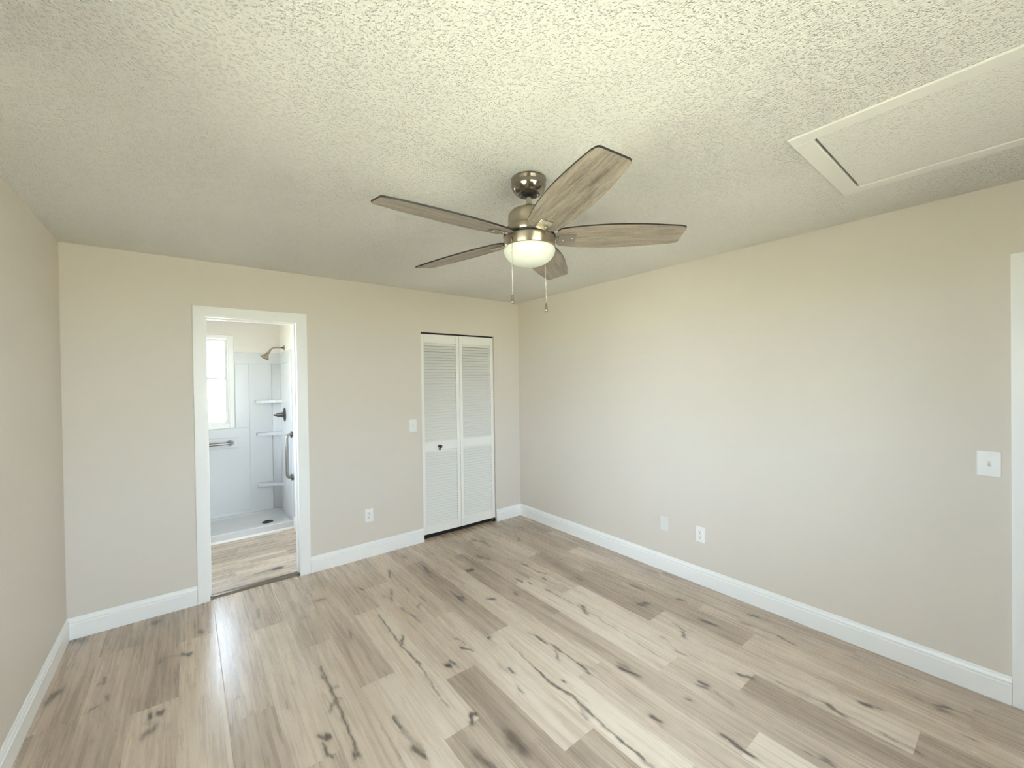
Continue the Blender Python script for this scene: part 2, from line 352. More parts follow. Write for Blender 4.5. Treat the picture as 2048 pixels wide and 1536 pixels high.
# ------------------------------------------------------------------ floors
PW = 0.1815; PX = -3.067; PL = 1.222
KN = np.array([(-1.925,-2.265,-1.928,-2.327,30.0,0.75),(-1.962,-2.299,-1.912,-2.33,14.0,0.5),(-2.09,-2.245,-2.078,-2.314,22.0,0.65),(-2.278,-1.845,-2.281,-1.928,12.0,0.5),(-2.281,-1.928,-2.26,-2.055,14.0,0.45),(-2.28,-2.049,-2.263,-2.094,12.0,0.8),(-1.992,-2.055,-2.025,-2.09,6.0,0.8),(-1.773,-2.505,-1.759,-2.566,25.0,0.25),(-2.304,-2.05,-2.276,-2.152,14.0,0.3),(-2.647,-0.369,-2.659,-0.466,12.0,0.5),(-2.663,-0.403,-2.561,-0.503,8.0,0.25),(-2.46,-0.327,-2.435,-0.466,10.0,0.35),(-2.435,-0.466,-2.497,-0.541,8.0,0.3),(-2.438,-0.665,-2.405,-0.678,14.0,0.35),(-2.483,-0.781,-2.464,-0.77,8.0,0.3),(-2.316,-0.499,-2.259,-0.505,9.0,0.6),(-2.106,-0.21,-2.106,-0.21,8.0,0.6),(-2.12,-0.122,-2.089,-0.256,14.0,0.3),(-2.017,-0.507,-1.996,-0.553,5.0,0.9),(-2.034,-0.559,-2.017,-0.681,3.0,0.5),(-1.725,-0.388,-1.762,-0.489,7.0,0.8),(-1.726,-0.41,-1.743,-0.629,3.0,0.5),(-1.837,-0.705,-1.891,-0.838,10.0,0.6),(-1.914,-0.75,-1.886,-0.825,8.0,0.5),(-2.029,-0.962,-2.044,-1.346,3.0,0.7),(-2.236,-1.039,-2.247,-1.081,8.0,0.6),(-2.444,-1.014,-2.458,-1.252,4.0,0.35),(-2.461,-1.264,-2.461,-1.564,4.0,0.7),(-2.461,-1.564,-2.473,-1.921,3.0,0.7),(-2.473,-1.335,-2.471,-1.346,8.0,0.6),(-2.459,-1.45,-2.426,-1.469,5.0,0.5),(-2.456,-1.545,-2.441,-1.557,4.0,0.5),(-2.469,-1.558,-2.502,-1.6,8.0,0.6),(-2.578,-1.719,-2.558,-1.754,5.0,0.7),(-2.554,-1.751,-2.545,-1.756,6.0,1.0),(-2.576,-1.777,-2.573,-1.845,3.0,0.8),(-2.573,-1.845,-2.559,-1.862,4.0,0.7),(-2.489,-1.92,-2.475,-1.925,9.0,0.7),(-2.655,-1.42,-2.658,-1.449,6.0,0.5),(-2.607,-1.284,-2.603,-1.297,5.0,0.4),(-2.797,-1.365,-2.797,-1.387,4.0,0.5),(-2.844,-1.233,-2.827,-1.223,5.0,0.4),(-2.477,-1.7,-2.474,-1.717,6.0,0.4),(-2.635,-1.483,-2.628,-1.534,14.0,0.2),(-2.284,-1.844,-2.284,-1.907,4.0,0.8),(-2.346,-1.849,-2.345,-2.049,2.0,0.4),(-1.524,-0.196,-1.513,-0.232,10.0,0.7),(-1.532,-0.149,-1.458,-0.212,30.0,0.2),(-1.469,-0.506,-1.489,-0.616,12.0,0.9),(-1.468,-0.411,-1.506,-0.7,8.0,0.4),(-1.006,-0.622,-0.974,-0.727,14.0,0.8),(-1.013,-0.115,-0.995,-0.605,40.0,0.2),(-0.85,-0.286,-0.828,-0.304,6.0,0.9),(-0.806,-0.356,-0.77,-0.37,5.0,0.7),(-0.791,-0.4,-0.802,-0.513,9.0,0.6),(-0.485,-0.309,-0.471,-0.545,4.0,0.6),(-0.467,-0.532,-0.502,-0.583,7.0,0.9),(-0.479,-0.57,-0.487,-0.954,2.0,0.5),(-0.259,-0.319,-0.249,-0.339,6.0,0.8),(-0.57,-0.255,-0.557,-0.371,10.0,0.4),(-0.692,0.034,-0.661,-0.049,6.0,0.6),(-1.235,-0.808,-1.179,-0.809,9.0,0.9),(-1.196,-0.806,-1.196,-1.044,16.0,0.35),(-0.837,-0.843,-0.816,-0.912,5.0,0.6),(-0.814,-0.988,-0.794,-1.041,9.0,0.8),(-0.8,-1.048,-0.801,-1.196,4.0,0.6),(-0.802,-1.185,-0.782,-1.245,9.0,0.7),(-0.838,-1.294,-0.843,-1.321,6.0,0.9),(-0.848,-1.337,-0.833,-1.43,4.0,0.4),(-1.012,-1.179,-1.008,-1.223,6.0,0.9),(-0.973,-1.263,-0.975,-1.31,4.0,0.7),(-0.945,-1.441,-0.938,-1.465,7.0,0.7),(-0.943,-1.47,-0.928,-1.771,2.5,0.6),(-0.904,-1.759,-0.952,-1.827,12.0,0.7),(-0.935,-1.795,-0.922,-1.925,5.0,0.5),(-0.64,-1.471,-0.634,-1.497,7.0,0.8),(-0.646,-1.446,-0.617,-1.532,12.0,0.4),(-1.509,-1.085,-1.482,-1.134,10.0,0.9),(-1.507,-1.122,-1.506,-1.174,8.0,0.8),(-1.519,-0.853,-1.5,-1.11,20.0,0.2),(-1.157,-1.335,-1.158,-1.353,7.0,0.9),(-1.188,-1.282,-1.069,-1.364,12.0,0.25),(-1.353,-1.268,-1.316,-1.299,7.0,0.8),(-1.369,-0.979,-1.353,-1.268,4.0,0.35),(-1.348,-1.355,-1.338,-1.443,12.0,0.35),(-1.287,-1.431,-1.287,-1.431,5.0,0.4),(-1.75,-0.659,-1.742,-0.8,4.0,0.6),(-1.709,-0.935,-1.709,-1.004,3.0,0.6),(-1.785,-1.039,-1.758,-1.013,5.0,0.6),(-1.878,-0.992,-1.873,-1.028,10.0,0.6),(-1.878,-1.024,-1.852,-1.15,4.0,0.6),(-1.821,-0.927,-1.821,-0.927,8.0,0.3),(-0.479,-0.919,-0.479,-0.919,6.0,0.5),(-0.494,-1.134,-0.494,-1.134,6.0,0.5),(-0.45,-1.04,-0.508,-1.148,4.0,0.4),(-0.072,-1.075,-0.072,-1.075,8.0,0.5),(-0.081,-0.638,-0.074,-0.715,8.0,0.3),(-0.069,-1.166,-0.069,-1.166,12.0,0.3),(-1.293,-0.325,-1.293,-0.325,7.0,0.6),(-1.274,-0.112,-1.331,-0.451,14.0,0.2),(-0.568,-0.148,-0.536,-0.739,6.0,0.2),(-2.0,-1.288,-2.032,-1.347,7.0,0.7),(-2.045,-1.348,-2.031,-1.556,3.5,0.7),(-2.031,-1.556,-2.056,-1.839,2.5,0.6),(-2.035,-1.558,-2.029,-1.569,6.0,0.8),(-2.059,-1.894,-2.058,-1.941,3.0,0.6),(-1.859,-1.165,-1.851,-1.207,8.0,0.5),(-1.766,-1.507,-1.75,-1.526,3.0,0.6),(-1.75,-1.526,-1.747,-1.588,2.0,0.6),(-1.782,-1.612,-1.749,-1.656,5.0,0.9),(-1.883,-1.54,-1.882,-1.617,14.0,0.3),(-1.921,-1.688,-1.905,-1.691,7.0,1.0),(-1.889,-1.674,-1.88,-1.702,7.0,0.8),(-1.88,-1.702,-1.876,-1.745,5.0,0.5),(-1.899,-1.774,-1.897,-1.85,3.0,0.4),(-1.607,-1.639,-1.589,-1.63,4.0,0.8),(-1.699,-1.872,-1.697,-1.922,7.0,0.4),(-1.67,-1.925,-1.674,-1.96,5.0,0.8),(-1.721,-2.066,-1.725,-2.087,6.0,0.6),(-1.538,-1.762,-1.538,-1.762,4.0,0.5),(-1.543,-1.787,-1.561,-2.005,2.5,0.5),(-1.561,-2.005,-1.569,-2.12,3.5,0.8),(-1.576,-2.128,-1.557,-2.234,3.5,0.8),(-1.557,-2.234,-1.549,-2.266,8.0,0.7),(-1.549,-2.266,-1.563,-2.414,4.0,0.7),(-1.553,-2.333,-1.589,-2.378,14.0,0.4),(-1.511,-2.175,-1.511,-2.175,4.0,0.9),(-1.388,-1.746,-1.372,-1.809,4.0,0.5),(-1.372,-1.809,-1.371,-1.877,6.0,0.8),(-1.371,-1.877,-1.354,-1.943,3.0,0.5),(-1.354,-1.943,-1.357,-1.986,10.0,0.7),(-1.357,-1.986,-1.352,-2.138,4.0,0.6),(-1.346,-2.133,-1.332,-2.204,14.0,0.4),(-1.358,-2.144,-1.356,-2.184,6.0,0.8),(-1.371,-2.21,-1.371,-2.21,8.0,0.7),(-1.382,-1.987,-1.42,-2.041,4.0,0.6),(-1.992,-2.051,-1.98,-2.057,4.0,0.9),(-2.003,-2.06,-1.99,-2.053,4.0,0.9),(-1.946,-1.553,-1.946,-1.553,6.0,0.3),(-1.206,-2.31,-1.187,-2.382,12.0,0.9),(-1.196,-2.328,-1.189,-2.372,8.0,0.6),(-1.187,-2.382,-1.179,-2.53,8.0,0.25),(-1.137,-2.634,-1.132,-2.642,6.0,0.7),(-1.56,-2.241,-1.551,-2.265,7.0,0.7),(-1.562,-2.327,-1.564,-2.371,8.0,0.6),(-1.564,-2.371,-1.573,-2.562,3.0,0.6),(-1.573,-2.562,-1.572,-2.687,3.5,0.8),(-1.581,-2.702,-1.574,-2.724,12.0,0.5),(-1.595,-2.375,-1.602,-2.405,6.0,0.5),(-1.573,-2.477,-1.573,-2.51,6.0,0.5),(-1.358,-2.595,-1.356,-2.614,8.0,1.0),(-1.363,-2.608,-1.376,-2.645,8.0,0.4),(-1.385,-2.562,-1.327,-2.645,8.0,0.25),(-0.979,-2.627,-0.973,-2.649,7.0,1.0),(-1.01,-2.627,-0.996,-2.655,7.0,0.8),(-1.011,-2.528,-1.005,-2.614,6.0,0.3),(-0.993,-2.658,-1.003,-2.683,6.0,0.4),(-0.99,-2.711,-1.004,-2.786,10.0,0.5),(-0.773,-2.725,-0.753,-2.768,5.0,0.8),(-1.211,-2.851,-1.22,-2.952,8.0,0.9),(-1.21,-2.883,-1.225,-2.954,14.0,0.3),(-1.177,-2.636,-1.172,-2.701,4.0,0.3),(-0.938,-2.762,-0.941,-2.799,4.0,0.3),(-1.346,-2.279,-1.332,-2.494,3.0,0.3),(-1.749,-2.496,-1.736,-2.564,20.0,0.3),(-0.08,-1.708,-0.082,-1.807,5.0,0.5),(-0.154,-1.801,-0.154,-1.801,6.0,0.4),(-0.409,-1.809,-0.403,-1.889,8.0,0.8),(-0.398,-1.74,-0.409,-1.809,5.0,0.4),(-0.488,-1.753,-0.488,-1.753,4.0,0.6),(-0.59,-1.992,-0.533,-2.024,8.0,0.9),(-0.601,-1.999,-0.581,-2.032,8.0,0.9),(-0.582,-1.865,-0.59,-1.992,14.0,0.3),(-0.586,-2.043,-0.592,-2.085,7.0,0.3),(-0.332,-2.126,-0.308,-2.163,5.0,0.8),(-0.448,-2.365,-0.429,-2.449,12.0,0.8),(-0.429,-2.449,-0.419,-2.561,12.0,0.3),(-0.446,-2.267,-0.448,-2.365,8.0,0.3),(-0.251,-2.307,-0.233,-2.415,4.0,0.4),(-0.233,-2.459,-0.231,-2.476,8.0,0.5),(-0.276,-2.536,-0.262,-2.588,8.0,0.6),(-0.262,-2.588,-0.257,-2.733,4.0,0.5),(-0.257,-2.733,-0.273,-2.803,7.0,0.7),(-0.147,-2.538,-0.135,-2.562,9.0,0.9),(-0.129,-2.56,-0.129,-2.617,8.0,0.3),(-0.615,-2.267,-0.635,-2.344,3.0,0.7),(-0.658,-2.35,-0.701,-2.383,5.0,0.7),(-0.797,-2.297,-0.792,-2.313,4.0,0.6),(-0.849,-2.427,-0.843,-2.464,8.0,0.6),(-0.796,-2.309,-0.849,-2.427,4.0,0.3),(-0.818,-2.485,-0.82,-2.525,7.0,0.4),(-0.944,-2.021,-0.941,-2.037,6.0,0.6),(-0.941,-1.941,-0.944,-2.021,3.0,0.6),(-0.941,-2.037,-0.965,-2.363,3.0,0.5),(-0.965,-2.363,-0.961,-2.398,6.0,0.4),(-0.655,-2.544,-0.651,-2.623,4.0,0.3),(-1.184,-2.275,-1.178,-2.31,12.0,0.6),(-1.19,-2.187,-1.184,-2.275,8.0,0.3),(-0.857,-1.879,-0.857,-1.879,5.0,0.4),(-0.659,-2.483,-0.66,-2.738,3.0,0.25),(-0.526,-3.183,-0.52,-3.193,8.0,1.0),(-0.509,-3.197,-0.502,-3.231,7.0,0.6),(-0.274,-3.4,-0.254,-3.425,9.0,0.8),(-0.305,-3.406,-0.294,-3.425,7.0,0.6),(-0.27,-3.291,-0.284,-3.339,8.0,0.5),(-0.273,-3.338,-0.269,-3.399,5.0,0.4),(-0.255,-3.429,-0.246,-3.509,4.0,0.4),(-0.143,-3.072,-0.131,-3.276,2.0,0.5),(-0.131,-3.276,-0.144,-3.309,6.0,0.5),(-0.676,-2.871,-0.662,-2.998,5.0,0.5),(-0.662,-2.998,-0.663,-3.066,4.0,0.5),(-0.658,-3.07,-0.68,-3.126,9.0,0.8),(-0.68,-3.126,-0.705,-3.158,7.0,0.4),(-0.671,-3.133,-0.671,-3.26,3.0,0.4),(-0.671,-3.26,-0.675,-3.379,3.0,0.6),(-1.018,-3.148,-0.996,-3.159,8.0,0.6),(-1.026,-3.092,-1.018,-3.188,4.0,0.6),(-0.749,-2.766,-0.746,-2.774,5.0,1.0),(-1.21,-2.948,-1.218,-2.984,8.0,0.4),(-0.415,-3.494,-0.418,-3.515,5.0,0.6),(-0.45,-3.45,-0.45,-3.45,5.0,0.3),(-0.506,-3.086,-0.507,-3.096,4.0,0.5),(-0.162,-3.515,-0.186,-3.531,5.0,0.3),(-0.102,-3.429,-0.1,-3.481,3.0,0.3),(-3.052,-0.633,-3.019,-0.653,7.0,0.9),(-3.154,-0.622,-3.154,-0.622,8.0,0.8),(-3.139,-0.601,-3.063,-0.623,4.0,0.4),(-3.382,-0.6,-3.371,-0.655,6.0,0.6),(-3.399,-0.648,-3.375,-0.663,5.0,0.5),(-3.347,-0.793,-3.342,-0.818,6.0,0.6),(-3.405,-0.873,-3.375,-0.85,3.0,0.6),(-3.444,-0.888,-3.405,-0.873,4.0,0.3),(-3.564,-0.614,-3.546,-0.598,18.0,0.7),(-3.571,-0.65,-3.558,-0.63,18.0,0.6),(-3.171,-1.094,-3.171,-1.094,9.0,1.0),(-3.14,-1.101,-3.127,-1.102,7.0,0.9),(-3.181,-1.139,-3.168,-1.15,10.0,0.4),(-3.185,-1.22,-3.149,-1.2,14.0,0.6),(-3.105,-1.227,-3.105,-1.227,12.0,0.3),(-3.361,-1.123,-3.361,-1.123,8.0,0.4),(-2.969,-0.417,-2.957,-0.443,12.0,0.7),(-2.991,-0.313,-2.991,-0.313,10.0,0.5),(-3.204,-0.102,-3.18,-0.104,16.0,0.7),(-3.029,-0.537,-3.029,-0.537,8.0,0.4),(-2.841,-1.22,-2.83,-1.219,5.0,0.3),(-3.578,-0.037,-3.534,-0.059,25.0,0.6)])
def build_floor(name, planks, step_w, step_l, label, knots, transpose=False):
    """planks: (a0,a1,l0,l1,tone,seed,full_a0) a = across, l = along"""
    V = []; F = []; UV = []; ED = []; T = []; off = 0
    for (a0, a1, l0, l1, tone, seed, fa) in planks:
        na = max(2, int(math.ceil((a1-a0)/step_w))+1); nl = max(2, int(math.ceil((l1-l0)/step_l))+1)
        A, Lg = np.meshgrid(np.linspace(a0, a1, na), np.linspace(l0, l1, nl), indexing='ij')
        A = A.ravel(); Lg = Lg.ravel()
        V.append(np.stack([A, Lg], 1)); i = np.arange(na-1)[:, None]*nl+np.arange(nl-1)[None, :]; i = i.ravel()+off
        F.append(np.stack([i, i+nl, i+nl+1, i+1], 1)); off += len(A)
        UV.append(np.stack([A-fa+seed*3.7, Lg+seed*5.3], 1))
        ED.append(np.stack([np.minimum(A-a0, a1-A), np.minimum(Lg-l0, l1-Lg)], 1))
        T.append(np.full(len(A), tone))
    V = np.concatenate(V); F = np.concatenate(F); UV = np.concatenate(UV); ED = np.concatenate(ED); T = np.concatenate(T)
    k = np.zeros(len(V))
    wx = V[:, 0]+0.0025*np.sin(V[:, 1]*61+V[:, 0]*90)+0.0015*np.sin(V[:, 1]*173+1.3+V[:, 0]*210)
    wy = V[:, 1]+0.006*np.sin(V[:, 0]*150+V[:, 1]*23)
    for x0, y0, x1, y1, wd, st in knots:
        r = wd*0.001*0.75+0.0042; R = r*3.4
        m = (V[:, 0] > min(x0, x1)-R-0.01) & (V[:, 0] < max(x0, x1)+R+0.01) & (V[:, 1] > min(y0, y1)-R*3-0.02) & (V[:, 1] < max(y0, y1)+R*3+0.02)
        ii = np.nonzero(m)[0]
        if not len(ii): continue
        px = wx[ii]; py = wy[ii]; dx = x1-x0; dy = y1-y0; q = dx*dx+dy*dy
        t = np.clip(((px-x0)*dx+(py-y0)*dy)/q, 0, 1) if q > 1e-8 else np.zeros(len(ii))
        ex = (px-x0-t*dx)/r; ey = (py-y0-t*dy)/(r*(2.5 if not transpose else 0.5) if True else 1)
        if transpose: ex, ey = (px-x0-t*dx)/(r*2.0), (py-y0-t*dy)/r
        d2 = ex*ex+ey*ey
        kv = st*(0.62*np.exp(-d2*1.3)+0.38*np.exp(-d2*0.28))
        k[ii] = np.maximum(k[ii], kv)
    me = bpy.data.meshes.new(name); n = len(V)
    co = np.zeros((n, 3), np.float32)
    if transpose: co[:, 0] = V[:, 1]; co[:, 1] = V[:, 0]; F = F[:, ::-1]
    else: co[:, 0] = V[:, 0]; co[:, 1] = V[:, 1]
    me.vertices.add(n); me.vertices.foreach_set('co', co.ravel())
    nf = len(F); me.loops.add(nf*4); me.polygons.add(nf)
    me.polygons.foreach_set('loop_start', np.arange(nf)*4); me.polygons.foreach_set('loop_total', np.full(nf, 4))
    me.loops.foreach_set('vertex_index', F.ravel().astype(np.int32)); me.update(calc_edges=True)
    for nm, arr in (('plank', UV), ('edge', ED)):
        u = me.uv_layers.new(name=nm); u.data.foreach_set('uv', arr[F.ravel()].astype(np.float32).ravel())
    for nm, arr in (('tone', T), ('knot', k)):
        a = me.attributes.new(nm, 'FLOAT', 'POINT'); a.data.foreach_set('value', arr.astype(np.float32))
    me.materials.append(M['floor'])
    o = bpy.data.objects.new(name, me); C.objects.link(o); tag(o, label, 'floor', kind='structure'); return o
# joints (y) per plank row and tone of the planks from far to near
ROWS = {-3: (-0.9, [.45, .4, .55, .5, .5]), -2: (-0.35, [.4, .45, .5, .5, .5]), -1: (-1.03, [.38, .68, .6, .5, .5]), 0: (-0.48, [.45, .72, .66, .6, .6]),
 1: (-1.395, [.62, .48, .6, .6, .6]), 2: (-0.633, [.5, .72, .52, .6, .6]), 3: (-1.03, [.6, .7, .6, .7, .6]), 4: (-0.328, [.5, .5, .82, .6, .7]),
 5: (-0.87, [.6, .8, .48, .7, .6]), 6: (-0.557, [.55, .72, .36, .7, .6]), 7: (-1.237, [.66, .78, .36, .6, .6]), 8: (-0.387, [.5, .42, .85, .7, .7]),
 9: (-0.978, [.66, .74, .62, .7, .6]), 10: (-0.486, [.6, .36, .52, .85, .6]), 11: (-1.224, [.5, .84, .6, .6, .6]), 12: (-0.328, [.55, .56, .78, .40, .6]),
 13: (-0.927, [.62, .34, .72, .42, .6]), 14: (-0.188, [.5, .5, .38, .68, .6]), 15: (-1.06, [.40, .56, .6, .5, .5]), 16: (-0.615, [.45, .46, .42, .5, .5])}
pl = []
for r, (y0, tones) in ROWS.items():
    a0 = PX+PW*r; a1 = min(a0+PW, 0.0) if r == 16 else a0+PW
    if r == -3: a0 = -W
    fa = PX+PW*r; l_hi = 0.05; y = y0; i = 0
    if not (DX0 < (a0+a1)/2 < DX1 or CX0 < (a0+a1)/2 < CX1): l_hi = 0.0
    while l_hi > YF:
        lo = max(y, YF)
        pl.append((a0, a1, lo, l_hi, tones[min(i, len(tones)-1)], (r*7+i*3) % 23+0.37*r, fa)); l_hi = lo; y -= PL; i += 1
build_floor('floor', pl, 0.0055, 0.010, 'pale oak look vinyl planks with knots across the bedroom', KN)
# bathroom floor: planks run the other way
bp_ = []; rnd = random.Random(4)
k = 0; a = 0.05
while a < 1.30:
    l = -3.7+rnd.random()*0.8; k += 1
    hi = min(a+PW, 1.30) if a > 0.06 else 0.16
    l = -4.0+(0.42*k) % 1.2
    while l < -2.118:
        bp_.append((a, hi, max(l, -W), min(l+PL, -2.118), [.62, .72, .55, .68, .5][(k*2+int(l*2)) % 5], k*1.7+l, a)) if l+PL > -W else None
        l += PL
    a = hi
BK = [(0.27,-2.412,0.27,-2.46,16,.95),(0.265,-2.60,0.275,-2.40,14,.5),(0.25,-2.70,0.26,-2.30,30,.25),(0.95,-2.333,0.97,-2.60,10,.45),(1.0,-2.9,1.02,-2.5,14,.3),(0.437,-2.626,0.455,-2.58,5,.5),(0.50,-2.75,0.40,-2.75,4,.4),(0.957,-2.659,0.96,-2.55,10,.3),(0.559,-2.228,0.55,-2.60,6,.45),(1.185,-2.369,1.20,-2.48,20,.35)]
fb = build_floor('floor', bp_, 0.008, 0.012, 'pale oak look planks on the bathroom floor beyond the doorway', BK, transpose=True)
# closet floor and subfloor
bm = bmesh.new(); box(bm, CX0-0.3, 0.15, 0.05, 0.75, -0.02, -0.0005); struct('floor', bm, M['dark'], 'bare closet floor behind the louvered doors, its shade painted in dark', 'floor')
bm = bmesh.new(); box(bm, X0, X1, Y0, 2.0, -0.12, -0.021); struct('foundation', bm, M['stucco'], 'concrete slab under the house', 'foundation')
bm = bmesh.new(); box(bm, X0-60, X1+60, Y0-60, Y1+60, -0.30, -0.122); struct('ground', bm, M['lawn'], 'green lawn around the house, added unseen to bounce light up indoors', 'ground')  # unseen ground, added to bounce daylight up to the ceiling

# ------------------------------------------------------------------ baseboards
T = 0.013
BP = [(0, 0), (T, 0), (T, 0.090), (T-0.0035, 0.094), (T-0.0035, 0.101), (T-0.0015, 0.105), (T-0.004, 0.112), (0.0055, 0.119), (0.004, 0.1265), (0.0015, 0.1305), (0, 0.1305)]
def base(name, p0, p1, n, label):
    bm = bmesh.new(); d = Vector((p1[0]-p0[0], p1[1]-p0[1]))
    va = [bm.verts.new((p0[0]+n[0]*t, p0[1]+n[1]*t, z)) for t, z in BP]; vb = [bm.verts.new((p1[0]+n[0]*t, p1[1]+n[1]*t, z)) for t, z in BP]
    for i in range(len(BP)):
        j = (i+1) % len(BP); bm.faces.new((va[i], va[j], vb[j], vb[i]))
    bm.faces.new(va[::-1]); bm.faces.new(vb)
    return struct(name, bm, M['trim'], label, 'baseboard')
base('baseboard_left', (-W, -0.0005), (-W, YF), (1, 0), 'white baseboard along the shaded wall nearest the camera')
base('baseboard_back', (-W, 0), (-2.9735, 0), (0, -1), 'white baseboard from the shaded corner to the bathroom doorway')
base('baseboard_back', (-2.235, 0), (CX0, 0), (0, -1), 'white baseboard between bathroom doorway and closet')
base('baseboard_back', (CX1, 0), (0, 0), (0, -1), 'short white baseboard between closet and room corner')
base('baseboard_right', (0, 0), (0, -3.616), (-1, 0), 'long white baseboard under the two low outlets')
base('baseboard_right', (0, -4.502), (0, YF), (-1, 0), 'white baseboard past the side door')
base('baseboard_front', (-W, YF), (0, YF), (0, 1), 'white baseboard behind the camera')
base('baseboard_bathroom', (-2.118, 0.135), (-2.118, 1.262), (-1, 0), 'white bathroom baseboard running up to the shower curb')

# ------------------------------------------------------------------ doorway to the bathroom
d1 = thing('door_1', 'white cased doorway opening into the bathroom', 'doorway', kind='structure')
def casing(bm, x0i, x1i, zi, x0o, x1o, zo, y, s):
    """flat casing around an opening in a y-wall; s=-1 towards the room"""
    t = 0.016
    def brd(p):
        prism(bm, p, y, y+s*t, 'y')
    brd([(x0o, 0), (x0i, 0), (x0i, zi), (x0o, zo)]); brd([(x1i, 0), (x1o, 0), (x1o, zo), (x1i, zi)]); brd([(x0o, zo), (x0i, zi), (x1i, zi), (x1o, zo)])
    bmesh.ops.bevel(bm, geom=[e for e in bm.edges if abs(e.verts[0].co.y-(y+s*t)) < 1e-5 and abs(e.verts[1].co.y-(y+s*t)) < 1e-5], offset=0.003, segments=2, affect='EDGES')
bm = bmesh.new(); casing(bm, DX0, DX1, DZ, -2.972, -2.2364, 2.1161, 0, -1); obj('casing', bm, M['trim'], d1)
bm = bmesh.new(); casing(bm, DX0, DX1, DZ, -2.967, -2.248, 2.108, WT, 1); obj('casing', bm, M['trim'], d1)
bm = bmesh.new(); JT = 0.006
box(bm, DX0, DX0+JT, -0.012, WT+0.01, 0.0, DZ-JT); box(bm, DX1-JT, DX1, -0.012, WT+0.01, 0.0, DZ-JT); box(bm, DX0, DX1, -0.012, WT+0.01, DZ-JT, DZ)
obj('jamb', bm, M['trim'], d1)
bm = bmesh.new(); ST = 0.011
bbox(bm, DX0+JT, DX0+JT+ST, 0.045, 0.08, 0.012, DZ-JT, 0.002, 1); bbox(bm, DX1-JT-ST, DX1-JT, 0.045, 0.08, 0.012, DZ-JT, 0.002, 1); bbox(bm, DX0+JT+ST, DX1-JT-ST, 0.045, 0.08, DZ-JT-ST, DZ-JT, 0.002, 1)
obj('stop', bm, M['trim'], d1)
# threshold
bm = bmesh.new(); prism(bm, [(0.012, 0.0), (0.016, 0.007), (0.03, 0.0115), (0.055, 0.012), (0.08, 0.010), (0.092, 0.001)], DX0+0.007, DX1-0.007, 'x')
tag(obj('threshold_strip', bm, M['tmetal']), 'rounded metal transition strip in the bathroom doorway', 'threshold')

# ------------------------------------------------------------------ closet
bm = bmesh.new()
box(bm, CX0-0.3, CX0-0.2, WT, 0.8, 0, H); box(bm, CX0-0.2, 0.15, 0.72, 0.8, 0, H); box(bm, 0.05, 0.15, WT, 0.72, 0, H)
struct('wall_closet', bm, M['dark'], 'inside walls of the closet, their shade painted in dark', 'wall')
d2 = thing('door_2', 'white louvered bifold closet doors with a black knob', 'closet door', kind='structure')
def leaf(xa, xb, ya, yb, name='door_leaf'):
    """one louvered leaf from (xa,ya) to (xb,yb) front face line"""
    wd = math.hypot(xb-xa, yb-ya); th = 0.028; z0, z1 = 0.044, 2.026
    bm = bmesh.new(); s = 0.036
    bbox(bm, 0, s, 0, th, z0, z1, 0.002, 1); bbox(bm, wd-s, wd, 0, th, z0, z1, 0.002, 1)
    for a, b in ((z0, 0.122), (0.866, 0.953), (1.940, z1)): bbox(bm, s, wd-s, 0.001, th-0.001, a, b, 0.0015, 1)
    for a, b, n in ((0.122, 0.866, 26), (0.953, 1.940, 34)):
        p = (b-a)/n
        for i in range(n):
            zc = a+p*(i+0.5); hh = p*0.49; dy = 0.0115
            prism(bm, [(0.0025, zc-hh+0.002), (0.0040, zc-hh), (0.0075, zc-hh), (0.0040+2*dy, zc+hh-0.003), (0.0020+2*dy, zc+hh)], s-0.002, wd-s+0.002, 'x')
    o = obj(name, bm, M['door'], d2); o.location = (xa, ya, 0); o.rotation_euler = (0, 0, math.atan2(yb-ya, xb-xa)); return o
l1 = leaf(-1.214, -0.789, 0.034, 0.014)
l2 = leaf(-0.785, -0.353, 0.014, 0.016)
bm = bmesh.new()
lathe(bm, [(0.0, 0.0), (0.0135, 0.0), (0.0135, 0.003), (0.006, 0.006), (0.0055, 0.020), (0.012, 0.026), (0.0165, 0.033), (0.0155, 0.040), (0.009, 0.045), (0, 0.046)], 24)
k = obj('knob', bm, M['black'], l1); k.rotation_euler = (PI/2, 0, 0); k.location = (0.188, 0.001, 0.905); k['label'] = 'black knob with a small drop foot'
bm = bmesh.new(); tube(bm, [(0.188, -0.006, 0.902), (0.188, -0.011, 0.888), (0.188, -0.013, 0.874), (0.188, -0.013, 0.869)], [0.006, 0.0055, 0.0095, 0.0085], 14); obj('knob_drop', bm, M['black'], l1)
bm = bmesh.new(); box(bm, CX0+0.002, CX1-0.002, 0.022, 0.066, 2.030, 2.041); obj('gap_track', bm, M['black'], d2)  # track bar coloured black to carry the shade of the gap above the leaves
bm = bmesh.new(); bbox(bm, -0.378, -0.350, 0.008, 0.055, 0.0, 0.006, 0.001, 1); bbox(bm, -0.356, -0.350, 0.008, 0.055, 0.006, 0.034, 0.001, 1); tube(bm, [(-0.368, 0.03, 0.006), (-0.368, 0.03, 0.044)], 0.004, 10)
obj('floor_bracket', bm, M['bronze'], d2)

